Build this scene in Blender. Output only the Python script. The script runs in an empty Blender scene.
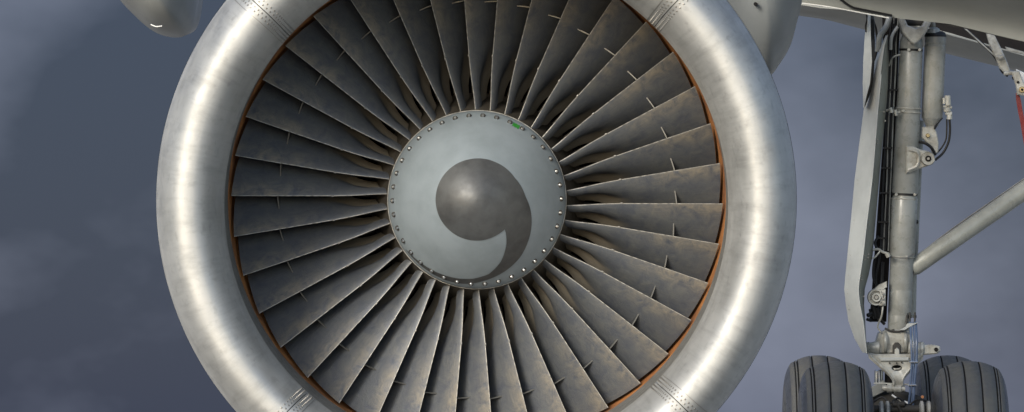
import bpy, math, random
from mathutils import Vector, Matrix
random.seed(7)
R = math.radians
sc = bpy.context.scene

# ------------------------------------------------------------------ camera, sky, sun, exposure
CAM_H, PITCH, F = 1.7, R(3.0), 5811.0            # eye height, upward tilt, focal length in pixels
cam = bpy.data.objects.new('camera', bpy.data.cameras.new('camera'))
sc.collection.objects.link(cam)
cam.data.sensor_width = 36.0
cam.data.lens = F / 1024 * 36.0
cam.data.clip_start = 0.5
cam.data.clip_end = 60000
cam.location = (0, 0, CAM_H)
cam.rotation_euler = (R(90) + PITCH, 0, 0)
sc.camera = cam

SUN_EL, SUN_AZ = R(21), R(30)                    # behind the camera, to its left
sun = bpy.data.objects.new('sun', bpy.data.lights.new('sun', 'SUN'))
sc.collection.objects.link(sun)
sun.data.energy = 1.65
sun.data.angle = R(20)
sun.data.color = (1.0, 0.955, 0.87)
to_sun = Vector((-math.sin(SUN_AZ) * math.cos(SUN_EL), -math.cos(SUN_AZ) * math.cos(SUN_EL), math.sin(SUN_EL)))
sun.rotation_euler = to_sun.to_track_quat('Z', 'Y').to_euler()

world = bpy.data.worlds.new('World')
sc.world = world
world.use_nodes = True
wt = world.node_tree
wt.nodes.clear()
def wn(t, **k):
    n = wt.nodes.new(t)
    for a, b in k.items():
        setattr(n, a, b)
    return n
wl = wt.links.new
wout = wn('ShaderNodeOutputWorld')
sky = wn('ShaderNodeTexSky', sky_type='NISHITA')
sky.sun_disc = False
sky.sun_elevation = SUN_EL
sky.sun_rotation = math.atan2(to_sun.x, to_sun.y)
sky.air_density = 1.0
sky.dust_density = 1.5
bg1 = wn('ShaderNodeBackground'); bg1.inputs[1].default_value = 0.15
wl(sky.outputs[0], bg1.inputs[0])
# rain cloud that covers the sky ahead and thins out overhead
tc = wn('ShaderNodeTexCoord')
n1 = wn('ShaderNodeTexNoise'); n1.inputs['Scale'].default_value = 7.0; n1.inputs['Detail'].default_value = 6; n1.inputs['Roughness'].default_value = 0.5
mp = wn('ShaderNodeMapping'); mp.inputs['Scale'].default_value = (1, 1, 1.5); mp.inputs['Location'].default_value = (0.85, 1.84, -0.93)
wl(tc.outputs['Generated'], mp.inputs[0]); wl(mp.outputs[0], n1.inputs['Vector'])
cr = wn('ShaderNodeValToRGB')
cr.color_ramp.elements[0].position = 0.39; cr.color_ramp.elements[0].color = (0.017, 0.023, 0.046, 1)
cr.color_ramp.elements[1].position = 0.61; cr.color_ramp.elements[1].color = (0.120, 0.134, 0.186, 1)
wl(n1.outputs[0], cr.inputs[0])
bg2 = wn('ShaderNodeBackground'); bg2.inputs[1].default_value = 1.0
wl(cr.outputs[0], bg2.inputs[0])
sep = wn('ShaderNodeSeparateXYZ'); wl(tc.outputs['Generated'], sep.inputs[0])
n2 = wn('ShaderNodeTexNoise'); n2.inputs['Scale'].default_value = 1.6; n2.inputs['Detail'].default_value = 5
wl(tc.outputs['Generated'], n2.inputs['Vector'])
a1 = wn('ShaderNodeMath', operation='MULTIPLY_ADD'); a1.inputs[1].default_value = 0.7
wl(n2.outputs[0], a1.inputs[0]); wl(sep.outputs['Y'], a1.inputs[2])
mr = wn('ShaderNodeMapRange', interpolation_type='SMOOTHSTEP')
mr.inputs['From Min'].default_value = 0.34; mr.inputs['From Max'].default_value = 1.08
mr.inputs['To Min'].default_value = 0.12; mr.inputs['To Max'].default_value = 0.97
wl(a1.outputs[0], mr.inputs['Value'])
mx = wn('ShaderNodeMixShader')
wl(mr.outputs[0], mx.inputs[0]); wl(bg1.outputs[0], mx.inputs[1]); wl(bg2.outputs[0], mx.inputs[2])
wl(mx.outputs[0], wout.inputs[0])

sc.view_settings.view_transform = 'Standard'
sc.view_settings.look = 'None'
sc.view_settings.gamma = 1
sc.view_settings.exposure = 0.8
sc.render.engine = 'CYCLES'

# ------------------------------------------------------------------ frames and helpers
A = Matrix.Translation((0, 0, CAM_H)) @ Matrix.Rotation(PITCH, 4, 'X')   # the aircraft's own attitude
def G(px, py, d):
    """aircraft coordinates (x right, y aft, z up) of a point at distance d"""
    return Vector(((px - 512) * d / F, d, (206 - py) * d / F))

class MB:
    def __init__(s):
        s.v = []; s.f = []; s.m = []; s.k = 0
    def add(s, vs, fs, k=None):
        o = len(s.v); s.v += [Vector(p) for p in vs]
        s.f += [tuple(i + o for i in f) for f in fs]; s.m += [s.k if k is None else k] * len(fs)
        return s
    def rings(s, rings, cap0=True, cap1=True, k=None, closed=True):
        n = len(rings[0]); vs = [p for r in rings for p in r]; fs = []
        for i in range(len(rings) - 1):
            for j in range(n if closed else n - 1):
                a, b = i * n + j, i * n + (j + 1) % n
                fs.append((a, b, b + n, a + n))
        if cap0: fs.append(tuple(range(n))[::-1])
        if cap1: fs.append(tuple((len(rings) - 1) * n + j for j in range(n)))
        return s.add(vs, fs, k)
    def lathe(s, p0, p1, prof, n=24, cap0=True, cap1=True, k=None):
        """prof: list of (t along p0->p1 in metres, radius)"""
        p0 = Vector(p0); ax = (Vector(p1) - p0).normalized()
        u = ax.orthogonal().normalized(); w = ax.cross(u)
        rs = []
        for t, r in prof:
            rs.append([p0 + ax * t + (u * math.cos(2 * math.pi * j / n) + w * math.sin(2 * math.pi * j / n)) * r for j in range(n)])
        return s.rings(rs, cap0, cap1, k)
    def cyl(s, p0, p1, r0, r1=None, n=20, bev=0.0, k=None):
        r1 = r0 if r1 is None else r1
        L = (Vector(p1) - Vector(p0)).length
        pr = [(0, r0), (L, r1)] if not bev else [(0, r0 - bev), (bev, r0), (L - bev, r1), (L, r1 - bev)]
        return s.lathe(p0, p1, pr, n, k=k)
    def tube(s, pts, r, n=8, sub=6, k=None):
        P = [Vector(p) for p in pts]; q = []
        for i in range(len(P) - 1):
            a = P[i - 1] if i else P[0] * 2 - P[1]; b, c = P[i], P[i + 1]
            e = P[i + 2] if i + 2 < len(P) else P[-1] * 2 - P[-2]
            for j in range(sub):
                t = j / sub
                q.append(0.5 * ((2 * b) + (c - a) * t + (2 * a - 5 * b + 4 * c - e) * t * t + (3 * b - a - 3 * c + e) * t ** 3))
        q.append(P[-1]); rs = []; u = None
        for i, p in enumerate(q):
            ax = (q[min(i + 1, len(q) - 1)] - q[max(i - 1, 0)]).normalized()
            u = ax.orthogonal().normalized() if u is None else (u - ax * u.dot(ax)).normalized()
            w = ax.cross(u)
            rs.append([p + (u * math.cos(2 * math.pi * j / n) + w * math.sin(2 * math.pi * j / n)) * r for j in range(n)])
        return s.rings(rs, k=k)
    def prism(s, poly, d0, d1, bev=0.004, k=None):
        """poly in (x,z) metres or Vectors with x,z; extruded along depth with bevelled rims"""
        P = [Vector((p[0], p[1])) for p in poly]
        ar = sum(P[i].x * P[(i + 1) % len(P)].y - P[(i + 1) % len(P)].x * P[i].y for i in range(len(P)))
        if ar < 0: P.reverse()
        n = len(P); Q = []
        for i in range(n):
            e1 = (P[i] - P[i - 1]).normalized(); e2 = (P[(i + 1) % n] - P[i]).normalized()
            n1, n2 = Vector((-e1.y, e1.x)), Vector((-e2.y, e2.x)); m = n1 + n2
            m = m / max(m.dot(n1), 0.35)
            Q.append(P[i] + m * bev)
        L = lambda S, d: [Vector((p.x, d, p.y)) for p in S]
        return s.rings([L(Q, d0), L(P, d0 + bev), L(P, d1 - bev), L(Q, d1)], k=k)
    def pprism(s, pts, d0, d1, bev=0.004, dref=None, k=None):
        dr = dref or d0
        return s.prism([((x - 512) * dr / F, (206 - y) * dr / F) for x, y in pts], d0, d1, bev, k)
    def box(s, c, sx, sy, sz, k=None, bev=0.002):
        return s.prism([(c[0] - sx / 2, c[2] - sz / 2), (c[0] + sx / 2, c[2] - sz / 2), (c[0] + sx / 2, c[2] + sz / 2), (c[0] - sx / 2, c[2] + sz / 2)], c[1] - sy / 2, c[1] + sy / 2, bev, k)
    def build(s, name, mats, parent, base=None, smooth=35, kind=None, label=None):
        base = Vector(base) if base is not None else Vector(parent.get('_b', (0, 0, 0)))
        me = bpy.data.meshes.new(name)
        me.from_pydata([p - base for p in s.v], [], s.f)
        mats = mats if isinstance(mats, (list, tuple)) else [mats]
        for m in mats: me.materials.append(m)
        me.polygons.foreach_set('material_index', s.m)
        me.update()
        import bmesh
        bm = bmesh.new(); bm.from_mesh(me)
        bmesh.ops.recalc_face_normals(bm, faces=bm.faces)
        if smooth:
            for f in bm.faces: f.smooth = True
            for e in bm.edges:
                if len(e.link_faces) == 2 and e.calc_face_angle(0) > R(smooth): e.smooth = False
        bm.to_mesh(me); bm.free()
        return link(name, me, parent, kind, label)

BASE = {}
def link(name, me, parent=None, kind=None, label=None):
    o = bpy.data.objects.new(name, me); sc.collection.objects.link(o)
    if parent: o.parent = parent
    if kind: o['kind'] = kind
    if label: o['label'] = label
    return o
def thing(name, label, cat, base, group=None):
    o = bpy.data.objects.new(name, None); sc.collection.objects.link(o)
    o.empty_display_size = 0.3
    o.matrix_world = A @ Matrix.Translation(base)
    o['label'] = label; o['category'] = cat
    if group: o['group'] = group
    BASE[o.name] = Vector(base)
    return o
def part(mb, name, mats, root, parent=None, **k):
    return mb.build(name, mats, parent or root, BASE[root.name], **k)

# ------------------------------------------------------------------ materials
def mat(name, col, rough=0.5, metal=0.0, var=0.12, scale=8.0, rvar=0.1, bump=0.0, bscale=60.0, col2=None, stretch=(1, 1, 1), spec=0.5, coat=0.0, patch=(0.42, 0.68)):
    m = bpy.data.materials.new(name); m.use_nodes = True
    t = m.node_tree; b = t.nodes['Principled BSDF']; L = t.links.new
    tc = t.nodes.new('ShaderNodeTexCoord'); mp = t.nodes.new('ShaderNodeMapping')
    mp.inputs['Scale'].default_value = stretch
    L(tc.outputs['Object'], mp.inputs[0])
    n = t.nodes.new('ShaderNodeTexNoise'); n.inputs['Scale'].default_value = scale; n.inputs['Detail'].default_value = 7; n.inputs['Roughness'].default_value = 0.62
    L(mp.outputs[0], n.inputs['Vector'])
    r = t.nodes.new('ShaderNodeValToRGB')
    c2 = col2 or tuple(min(1, c * (1 - 2 * var)) for c in col)
    r.color_ramp.elements[0].position = patch[0]; r.color_ramp.elements[0].color = (*col, 1)
    r.color_ramp.elements[1].position = patch[1]; r.color_ramp.elements[1].color = (*c2, 1)
    L(n.outputs[0], r.inputs[0]); L(r.outputs[0], b.inputs['Base Color'])
    n2 = t.nodes.new('ShaderNodeTexNoise'); n2.inputs['Scale'].default_value = scale * 3.1; n2.inputs['Detail'].default_value = 5
    L(mp.outputs[0], n2.inputs['Vector'])
    q = t.nodes.new('ShaderNodeMapRange'); q.inputs['To Min'].default_value = max(0.02, rough - rvar); q.inputs['To Max'].default_value = min(1, rough + rvar)
    q.inputs['From Min'].default_value = 0.3; q.inputs['From Max'].default_value = 0.7
    L(n2.outputs[0], q.inputs['Value']); L(q.outputs[0], b.inputs['Roughness'])
    b.inputs['Metallic'].default_value = metal
    b.inputs['Specular IOR Level'].default_value = spec
    b.inputs['Coat Weight'].default_value = coat
    if bump:
        n3 = t.nodes.new('ShaderNodeTexNoise'); n3.inputs['Scale'].default_value = bscale; n3.inputs['Detail'].default_value = 4
        L(mp.outputs[0], n3.inputs['Vector'])
        bp = t.nodes.new('ShaderNodeBump'); bp.inputs['Strength'].default_value = bump; bp.inputs['Distance'].default_value = 0.01
        L(n3.outputs[0], bp.inputs['Height']); L(bp.outputs[0], b.inputs['Normal'])
    return m

M = {}
M['lip'] = mat('lip_aluminium', (0.50, 0.507, 0.498), 0.65, 0.80, 0.10, 2.6, 0.07, 0.10, 5.0, col2=(0.40, 0.405, 0.395))
def weather_lip():
    m = M['lip']; t = m.node_tree; L = t.links.new; b = t.nodes['Principled BSDF']
    src = b.inputs['Base Color'].links[0].from_socket
    tc = t.nodes.new('ShaderNodeTexCoord'); sp = t.nodes.new('ShaderNodeSeparateXYZ'); L(tc.outputs['Object'], sp.inputs[0])
    def Mth(op, a, c=None):
        n = t.nodes.new('ShaderNodeMath'); n.operation = op
        for i, v in enumerate((a, c)):
            if v is None: continue
            if isinstance(v, (int, float)): n.inputs[i].default_value = v
            else: L(v, n.inputs[i])
        return n.outputs[0]
    ang = Mth('MULTIPLY', Mth('ARCTAN2', sp.outputs['Z'], sp.outputs['X']), 26.0)
    rad = Mth('POWER', Mth('ADD', Mth('MULTIPLY', sp.outputs['X'], sp.outputs['X']), Mth('MULTIPLY', sp.outputs['Z'], sp.outputs['Z'])), 0.5)
    cb = t.nodes.new('ShaderNodeCombineXYZ'); L(ang, cb.inputs[0]); L(Mth('MULTIPLY', rad, 5.0), cb.inputs[1]); L(Mth('MULTIPLY', sp.outputs['Y'], 1.5), cb.inputs[2])
    n1 = t.nodes.new('ShaderNodeTexNoise'); n1.inputs['Scale'].default_value = 1.0; n1.inputs['Detail'].default_value = 6; n1.inputs['Roughness'].default_value = 0.7; L(cb.outputs[0], n1.inputs['Vector'])
    n2 = t.nodes.new('ShaderNodeTexNoise'); n2.inputs['Scale'].default_value = 22; n2.inputs['Detail'].default_value = 6; L(tc.outputs['Object'], n2.inputs['Vector'])
    r1 = t.nodes.new('ShaderNodeMapRange'); r1.inputs['From Min'].default_value = 0.30; r1.inputs['From Max'].default_value = 0.52; r1.inputs['To Min'].default_value = 0.82; L(n1.outputs[0], r1.inputs['Value'])
    r2 = t.nodes.new('ShaderNodeMapRange'); r2.inputs['From Min'].default_value = 0.27; r2.inputs['From Max'].default_value = 0.42; r2.inputs['To Min'].default_value = 0.84; L(n2.outputs[0], r2.inputs['Value'])
    w = Mth('MULTIPLY', r1.outputs[0], r2.outputs[0])
    mx = t.nodes.new('ShaderNodeVectorMath'); mx.operation = 'SCALE'; L(src, mx.inputs[0]); L(w, mx.inputs['Scale'])
    L(mx.outputs[0], b.inputs['Base Color'])
weather_lip()
M['seam'] = mat('seam_dark', (0.05, 0.048, 0.045), 0.6, spec=0.2)
M['rivet'] = mat('rivet_metal', (0.30, 0.29, 0.27), 0.45, 0.8)
M['cowl'] = mat('cowl_paint', (0.50, 0.52, 0.54), 0.35, 0.0, 0.08, 1.5)
M['duct'] = mat('duct_liner', (0.20, 0.20, 0.19), 0.5, 0.3, 0.2, 20, bump=0.2, bscale=150)
M['rub'] = mat('orange_rub_strip', (0.36, 0.15, 0.045), 0.65, 0.0, 0.2, 7, col2=(0.14, 0.055, 0.025))
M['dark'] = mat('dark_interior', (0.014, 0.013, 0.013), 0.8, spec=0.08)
M['platform'] = mat('hub_platform', (0.10, 0.09, 0.075), 0.5, 0.4, 0.2, 12)
M['spinner'] = mat('spinner_paint', (0.215, 0.255, 0.285), 0.5, 0.0, 0.05, 5, 0.08, col2=(0.175, 0.21, 0.232))
M['swirl'] = mat('swirl_marking', (0.100, 0.106, 0.110), 0.50, 0.5, 0.2, 9, 0.06, col2=(0.068, 0.071, 0.074))
M['bolt'] = mat('bolt_steel', (0.62, 0.62, 0.60), 0.25, 1.0)
M['green'] = mat('green_mark', (0.03, 0.22, 0.035), 0.5)
M['paint'] = mat('gear_grey_paint', (0.25, 0.258, 0.245), 0.32, 0.0, 0.15, 7, 0.1, col2=(0.18, 0.18, 0.16))
M['paint2'] = mat('gear_fitting_paint', (0.40, 0.40, 0.37), 0.34, 0.1, 0.2, 14, 0.1, col2=(0.20, 0.19, 0.16))
M['door'] = mat('gear_door_paint', (0.36, 0.375, 0.365), 0.42, 0.0, 0.10, 4)
M['door2'] = mat('gear_door_inner_paint', (0.26, 0.26, 0.215), 0.5, 0.0, 0.12, 6)
M['wing'] = mat('wing_grey_paint', (0.25, 0.258, 0.242), 0.45, 0.0, 0.12, 1.2, 0.06, col2=(0.21, 0.216, 0.20), stretch=(1, 1.5, 1))
M['fairing'] = mat('fairing_grey_paint', (0.18, 0.19, 0.187), 0.36, 0.0, 0.12, 1.5, 0.08)
M['black'] = mat('black_hose_rubber', (0.012, 0.012, 0.013), 0.42, spec=0.3)
M['rubber'] = mat('tyre_rubber', (0.075, 0.075, 0.073), 0.6, 0.0, 0.25, 9, 0.12, 0.15, 90, col2=(0.095, 0.092, 0.08))
M['groove'] = mat('tyre_groove_rubber', (0.024, 0.024, 0.024), 0.8, spec=0.1)
M['sidewall'] = mat('tyre_sidewall_rubber', (0.055, 0.058, 0.066), 0.36, 0.0, 0.2, 9)
M['rim'] = mat('wheel_rim_paint', (0.35, 0.35, 0.33), 0.4, 0.2)
M['blue'] = mat('blue_hose', (0.07, 0.105, 0.18), 0.4)
M['chrome'] = mat('chrome_piston', (0.75, 0.77, 0.8), 0.12, 1.0)
M['white'] = mat('white_paint', (0.72, 0.72, 0.70), 0.4)
M['red'] = mat('red_strap', (0.13, 0.008, 0.008), 0.7)
M['brass'] = mat('brass_bolt', (0.42, 0.33, 0.18), 0.4, 0.8)

# blade metal: dark erosion-worn metal with brown grime and painted-in lit streaks near the leading edge at the tip
def blade_material():
    m = bpy.data.materials.new('fan_blade_metal'); m.use_nodes = True
    t = m.node_tree; b = t.nodes['Principled BSDF']; L = t.links.new
    def N(ty, **k):
        n = t.nodes.new(ty)
        for a, c in k.items(): setattr(n, a, c)
        return n
    uv = N('ShaderNodeUVMap'); sp = N('ShaderNodeSeparateXYZ'); L(uv.outputs[0], sp.inputs[0])
    oi = N('ShaderNodeObjectInfo')
    tc = N('ShaderNodeTexCoord'); ad = N('ShaderNodeVectorMath', operation='ADD')
    sc3 = N('ShaderNodeVectorMath', operation='SCALE'); sc3.inputs[0].default_value = (37, 51, 23)
    L(oi.outputs['Random'], sc3.inputs['Scale']); L(tc.outputs['Object'], ad.inputs[0]); L(sc3.outputs[0], ad.inputs[1])
    n1 = N('ShaderNodeTexNoise'); n1.inputs['Scale'].default_value = 15; n1.inputs['Detail'].default_value = 10; n1.inputs['Roughness'].default_value = 0.75; n1.inputs['Distortion'].default_value = 0.6
    L(ad.outputs[0], n1.inputs['Vector'])
    base = N('ShaderNodeValToRGB')
    base.color_ramp.elements[0].position = 0.3; base.color_ramp.elements[0].color = (0.076, 0.088, 0.116, 1)
    base.color_ramp.elements[1].position = 0.72; base.color_ramp.elements[1].color = (0.140, 0.148, 0.148, 1)
    L(n1.outputs[0], base.inputs[0])
    # mask for grime and painted lit streaks: high towards the leading edge (U small) and the outer half (V large)
    g1 = N('ShaderNodeMapRange', interpolation_type='SMOOTHSTEP'); g1.inputs['From Min'].default_value = 0.42; g1.inputs['From Max'].default_value = 0.02
    L(sp.outputs['X'], g1.inputs['Value'])
    g2 = N('ShaderNodeMapRange', interpolation_type='SMOOTHSTEP'); g2.inputs['From Min'].default_value = 0.35; g2.inputs['From Max'].default_value = 0.8
    L(sp.outputs['Y'], g2.inputs['Value'])
    n2 = N('ShaderNodeTexNoise'); n2.inputs['Scale'].default_value = 15; n2.inputs['Detail'].default_value = 10; n2.inputs['Roughness'].default_value = 0.7; n2.inputs['Distortion'].default_value = 0.5
    L(ad.outputs[0], n2.inputs['Vector'])
    g3 = N('ShaderNodeMapRange'); g3.inputs['From Min'].default_value = 0.36; g3.inputs['From Max'].default_value = 0.66
    L(n2.outputs[0], g3.inputs['Value'])
    mu = N('ShaderNodeMath', operation='MULTIPLY'); L(g1.outputs[0], mu.inputs[0]); L(g2.outputs[0], mu.inputs[1])
    mu2 = N('ShaderNodeMath', operation='MULTIPLY'); L(mu.outputs[0], mu2.inputs[0]); L(g3.outputs[0], mu2.inputs[1])
    mu3 = N('ShaderNodeMath', operation='MULTIPLY'); mu3.inputs[1].default_value = 0.75; L(mu2.outputs[0], mu3.inputs[0])
    mx = N('ShaderNodeMix', data_type='RGBA'); mx.inputs['B'].default_value = (0.31, 0.27, 0.205, 1)  # grime colour, lightened to read as lit streaks
    L(mu3.outputs[0], mx.inputs['Factor']); L(base.outputs[0], mx.inputs['A'])
    # tan deposit on the rear of the blade root, lightened to paint in missing light
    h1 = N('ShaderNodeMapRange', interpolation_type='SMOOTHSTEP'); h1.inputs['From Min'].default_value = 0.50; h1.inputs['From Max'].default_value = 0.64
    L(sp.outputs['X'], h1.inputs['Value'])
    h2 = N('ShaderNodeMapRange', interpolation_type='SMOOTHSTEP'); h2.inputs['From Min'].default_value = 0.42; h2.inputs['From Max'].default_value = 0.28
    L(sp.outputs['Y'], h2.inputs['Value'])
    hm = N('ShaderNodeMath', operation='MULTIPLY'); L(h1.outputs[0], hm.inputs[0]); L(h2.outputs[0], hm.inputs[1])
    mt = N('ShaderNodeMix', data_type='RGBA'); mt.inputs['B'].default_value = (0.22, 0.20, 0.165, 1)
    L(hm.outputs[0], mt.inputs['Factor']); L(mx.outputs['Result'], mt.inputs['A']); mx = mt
    # fine scratches along the span
    mp = N('ShaderNodeMapping'); mp.inputs['Scale'].default_value = (60, 2.5, 1); L(uv.outputs[0], mp.inputs[0])
    n4 = N('ShaderNodeTexNoise'); n4.inputs['Scale'].default_value = 3; n4.inputs['Detail'].default_value = 4; L(mp.outputs[0], n4.inputs['Vector'])
    mm = N('ShaderNodeMix', data_type='RGBA', blend_type='MULTIPLY'); mm.inputs['Factor'].default_value = 0.55
    L(mx.outputs['Result'], mm.inputs['A']); L(n4.outputs[0], mm.inputs['B'])
    vr = N('ShaderNodeMapRange'); vr.inputs['To Min'].default_value = 0.98; vr.inputs['To Max'].default_value = 1.34; L(oi.outputs['Random'], vr.inputs['Value'])
    vs_ = N('ShaderNodeVectorMath', operation='SCALE'); L(mm.outputs['Result'], vs_.inputs[0]); L(vr.outputs[0], vs_.inputs['Scale'])
    L(vs_.outputs[0], b.inputs['Base Color'])
    rr = N('ShaderNodeMapRange'); rr.inputs['To Min'].default_value = 0.38; rr.inputs['To Max'].default_value = 0.62
    L(n1.outputs[0], rr.inputs['Value']); L(rr.outputs[0], b.inputs['Roughness'])
    b.inputs['Metallic'].default_value = 0.3
    bp = N('ShaderNodeBump'); bp.inputs['Strength'].default_value = 0.3; bp.inputs['Distance'].default_value = 0.01
    L(n1.outputs[0], bp.inputs['Height']); L(bp.outputs[0], b.inputs['Normal'])
    return m
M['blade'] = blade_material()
M['edge'] = mat('blade_edge_metal', (0.36, 0.355, 0.335), 0.5, 0.4, 0.3, 30)

# ------------------------------------------------------------------ ground
gm = mat('airfield_ground', (0.17, 0.155, 0.12), 0.9, 0, 0.2, 0.02, 0.05, 0.4, 3, col2=(0.12, 0.125, 0.09))
gb = MB(); S = 26000
gb.add([(-S, -S, 0), (S, -S, 0), (S, S, 0), (-S, S, 0)], [(0, 1, 2, 3)])
g = gb.build('ground', gm, None, (0, 0, 0), smooth=0) if False else None
me = bpy.data.meshes.new('ground'); me.from_pydata([(-S, -S, 0), (S, -S, 0), (S, S, 0), (-S, S, 0)], [], [(0, 1, 2, 3)]); me.materials.append(gm)
link('ground', me, None, 'structure')
rm = mat('runway_concrete', (0.34, 0.325, 0.30), 0.85, 0, 0.15, 0.3, 0.05, 0.2, 8)
me = bpy.data.meshes.new('runway'); me.from_pydata([(-35, -600, 0.004), (35, -600, 0.004), (35, 1800, 0.004), (-35, 1800, 0.004)], [], [(0, 1, 2, 3)]); me.materials.append(rm)
link('runway', me, None, 'structure')

# ------------------------------------------------------------------ jet engine
D0 = 28.0
EC = G(477, 199.7, D0)
eng = thing('jet_engine', 'large turbofan engine with polished metal intake lip and dark fan blades round a pale spinner', 'jet engine', EC)
PX = D0 / F
def pol(th, r, d, dz=0.0):
    """engine coordinates: th counter-clockwise from the right in radians, r metres, d metres aft of the fan"""
    return EC + Vector((r * math.cos(th), d, r * math.sin(th) + dz))
def lathe_seg(mb, prof, a0, a1, n, closed_ring=False, caps=False, k=None):
    """prof list of (d, r, dz); sweep angle a0..a1"""
    rs = []
    cnt = n if closed_ring else n + 1
    for i in range(cnt):
        th = a0 + (a1 - a0) * i / n
        rs.append([pol(th, r, d, dz) for d, r, dz in prof])
    m = len(prof); vs = [p for q in rs for p in q]; fs = []
    for i in range(n):
        for j in range(m - 1):
            a = i * m + j; b = ((i + 1) % cnt) * m + j
            fs.append((a, a + 1, b + 1, b))
    mb.add(vs, fs, k)
    return mb
def ease(x): return x * x * (3 - 2 * x)
# lip profile from the inner joint round the nose to the outer joint
LIP = []
NH, RH, RI, RO, DI, DO = -1.10, 1.335, 1.190, 1.524, -0.55, -0.02
for i in range(17):
    a = math.pi / 2 * i / 16
    pw = 2 / 2.6
    d = NH + (DI - NH) * (1 - math.sin(a) ** pw)
    r = RH - (RH - RI) * (math.cos(a) ** pw if a < 1.57 else 0)
    LIP.append((d, r, -0.026 + 0.012 * ease(i / 16)))
OUT = []
for i in range(1, 25):
    a = math.pi / 2 * i / 24
    pw = 2 / 2.6
    d = NH + (DO - NH) * (1 - (math.cos(a) ** pw if a < 1.57 else 0))
    r = RH + (RO - RH) * math.sin(a) ** pw
    OUT.append((d, r, -0.014 * (1 - ease(i / 24))))
AFT = [q for q in OUT if q[0] > -0.42]
LIP += [q for q in OUT if q[0] <= -0.42]
def lip_normal(j):
    a = LIP[max(j - 1, 0)]; b = LIP[min(j + 1, len(LIP) - 1)]
    t = Vector((b[0] - a[0], b[1] - a[1])).normalized()
    return Vector((-abs(t.y), t.x)) if t.x > 0 else Vector((-abs(t.y), t.x))
inner = []
for j in range(len(LIP)):
    nrm = lip_normal(j)
    inner.append((LIP[j][0] - nrm.x * 0.012, LIP[j][1] - nrm.y * 0.012, LIP[j][2]))
JOINTS = [R(-44.6), R(45.0), R(137.8), R(228.0), R(315.4)]
GAP = 0.0016
for q in range(4):
    a0, a1 = JOINTS[q] + GAP, JOINTS[q + 1] - GAP
    mb = MB(); lathe_seg(mb, LIP, a0, a1, 64)
    # turned-in edges of the panel at each joint and at its rear rims
    for th in (a0, a1):
        mb.rings([[pol(th, r, d, dz) for d, r, dz in LIP], [pol(th, r, d, dz) for d, r, dz in inner]], False, False, closed=False)
    for e in (0, -1):
        d, r, dz = LIP[e]; d2, r2, dz2 = inner[e]
        rs = [[pol(a0 + (a1 - a0) * i / 64, r, d, dz), pol(a0 + (a1 - a0) * i / 64, r2, d, dz2)] for i in range(65)]
        mb.rings(rs, False, False, closed=False)
    lp = part(mb, 'lip_panel', M['lip'], eng)
    # rivets beside the two joints of this panel
    rv = MB()
    for th, sg in ((a0, 1), (a1, -1)):
        for row, off in enumerate((0.013, 0.030)):
            acc = 0; last = None
            nxt = 0.03 + 0.011 * row
            for j in range(len(LIP) - 1):
                d0_, r0_, z0_ = LIP[j]; d1_, r1_, z1_ = LIP[j + 1]
                seg = math.hypot(d1_ - d0_, r1_ - r0_)
                while nxt < acc + seg:
                    t = (nxt - acc) / seg
                    d = d0_ + (d1_ - d0_) * t; r = r0_ + (r1_ - r0_) * t; dz = z0_ + (z1_ - z0_) * t
                    nn = lip_normal(j if t < 0.5 else j + 1)
                    an = th + sg * off / r
                    c = pol(an, r, d, dz)
                    nv = Vector((nn.y * math.cos(an), nn.x, nn.y * math.sin(an))).normalized()
                    rv.lathe(c - nv * 0.002, c + nv, [(0, 0.0056), (0.0035, 0.0048), (0.0045, 0.002)], 6)
                    nxt += 0.0235
                acc += seg
    part(rv, 'rivet', M['rivet'], eng, lp, kind='stuff')
mb = MB(); lathe_seg(mb, [(d + 0.0, r, z) for d, r, z in inner], 0, 2 * math.pi, 160, True)
part(mb, 'lip_frame', M['seam'], eng)
# sealant bead in each joint, standing a little proud beside the gap
for a in JOINTS[:4]:
    mb = MB()
    th = a + 0.040
    for o in (0.0,):
        rs = []
        for j in range(0, 30):
            d, r, dz = LIP[j]; nn = lip_normal(j)
            w = 0.0014 / r
            rs.append([pol(th - w, r, d, dz), pol(th - w, r + nn.y * 0.0015, d + nn.x * 0.0015, dz), pol(th + w, r + nn.y * 0.0015, d + nn.x * 0.0015, dz), pol(th + w, r, d, dz)])
        mb.rings(rs)
    part(mb, 'doubler_edge', M['rivet'], eng)
# outer cowl
CP = [(LIP[-1][0] + 0.006, LIP[-1][1] + 0.002, LIP[-1][2])] + AFT[:-1] + [(DO + 0.006, 1.5255, 0), (0.5, 1.552, 0), (1.2, 1.56, 0), (2.2, 1.51, 0), (3.2, 1.38, 0), (4.0, 1.20, 0), (4.0, 1.17, 0), (3.2, 1.33, 0), (0.5, 1.47, 0)]
mb = MB(); lathe_seg(mb, CP, 0, 2 * math.pi, 160, True); part(mb, 'outer_cowl', M['cowl'], eng)
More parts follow.
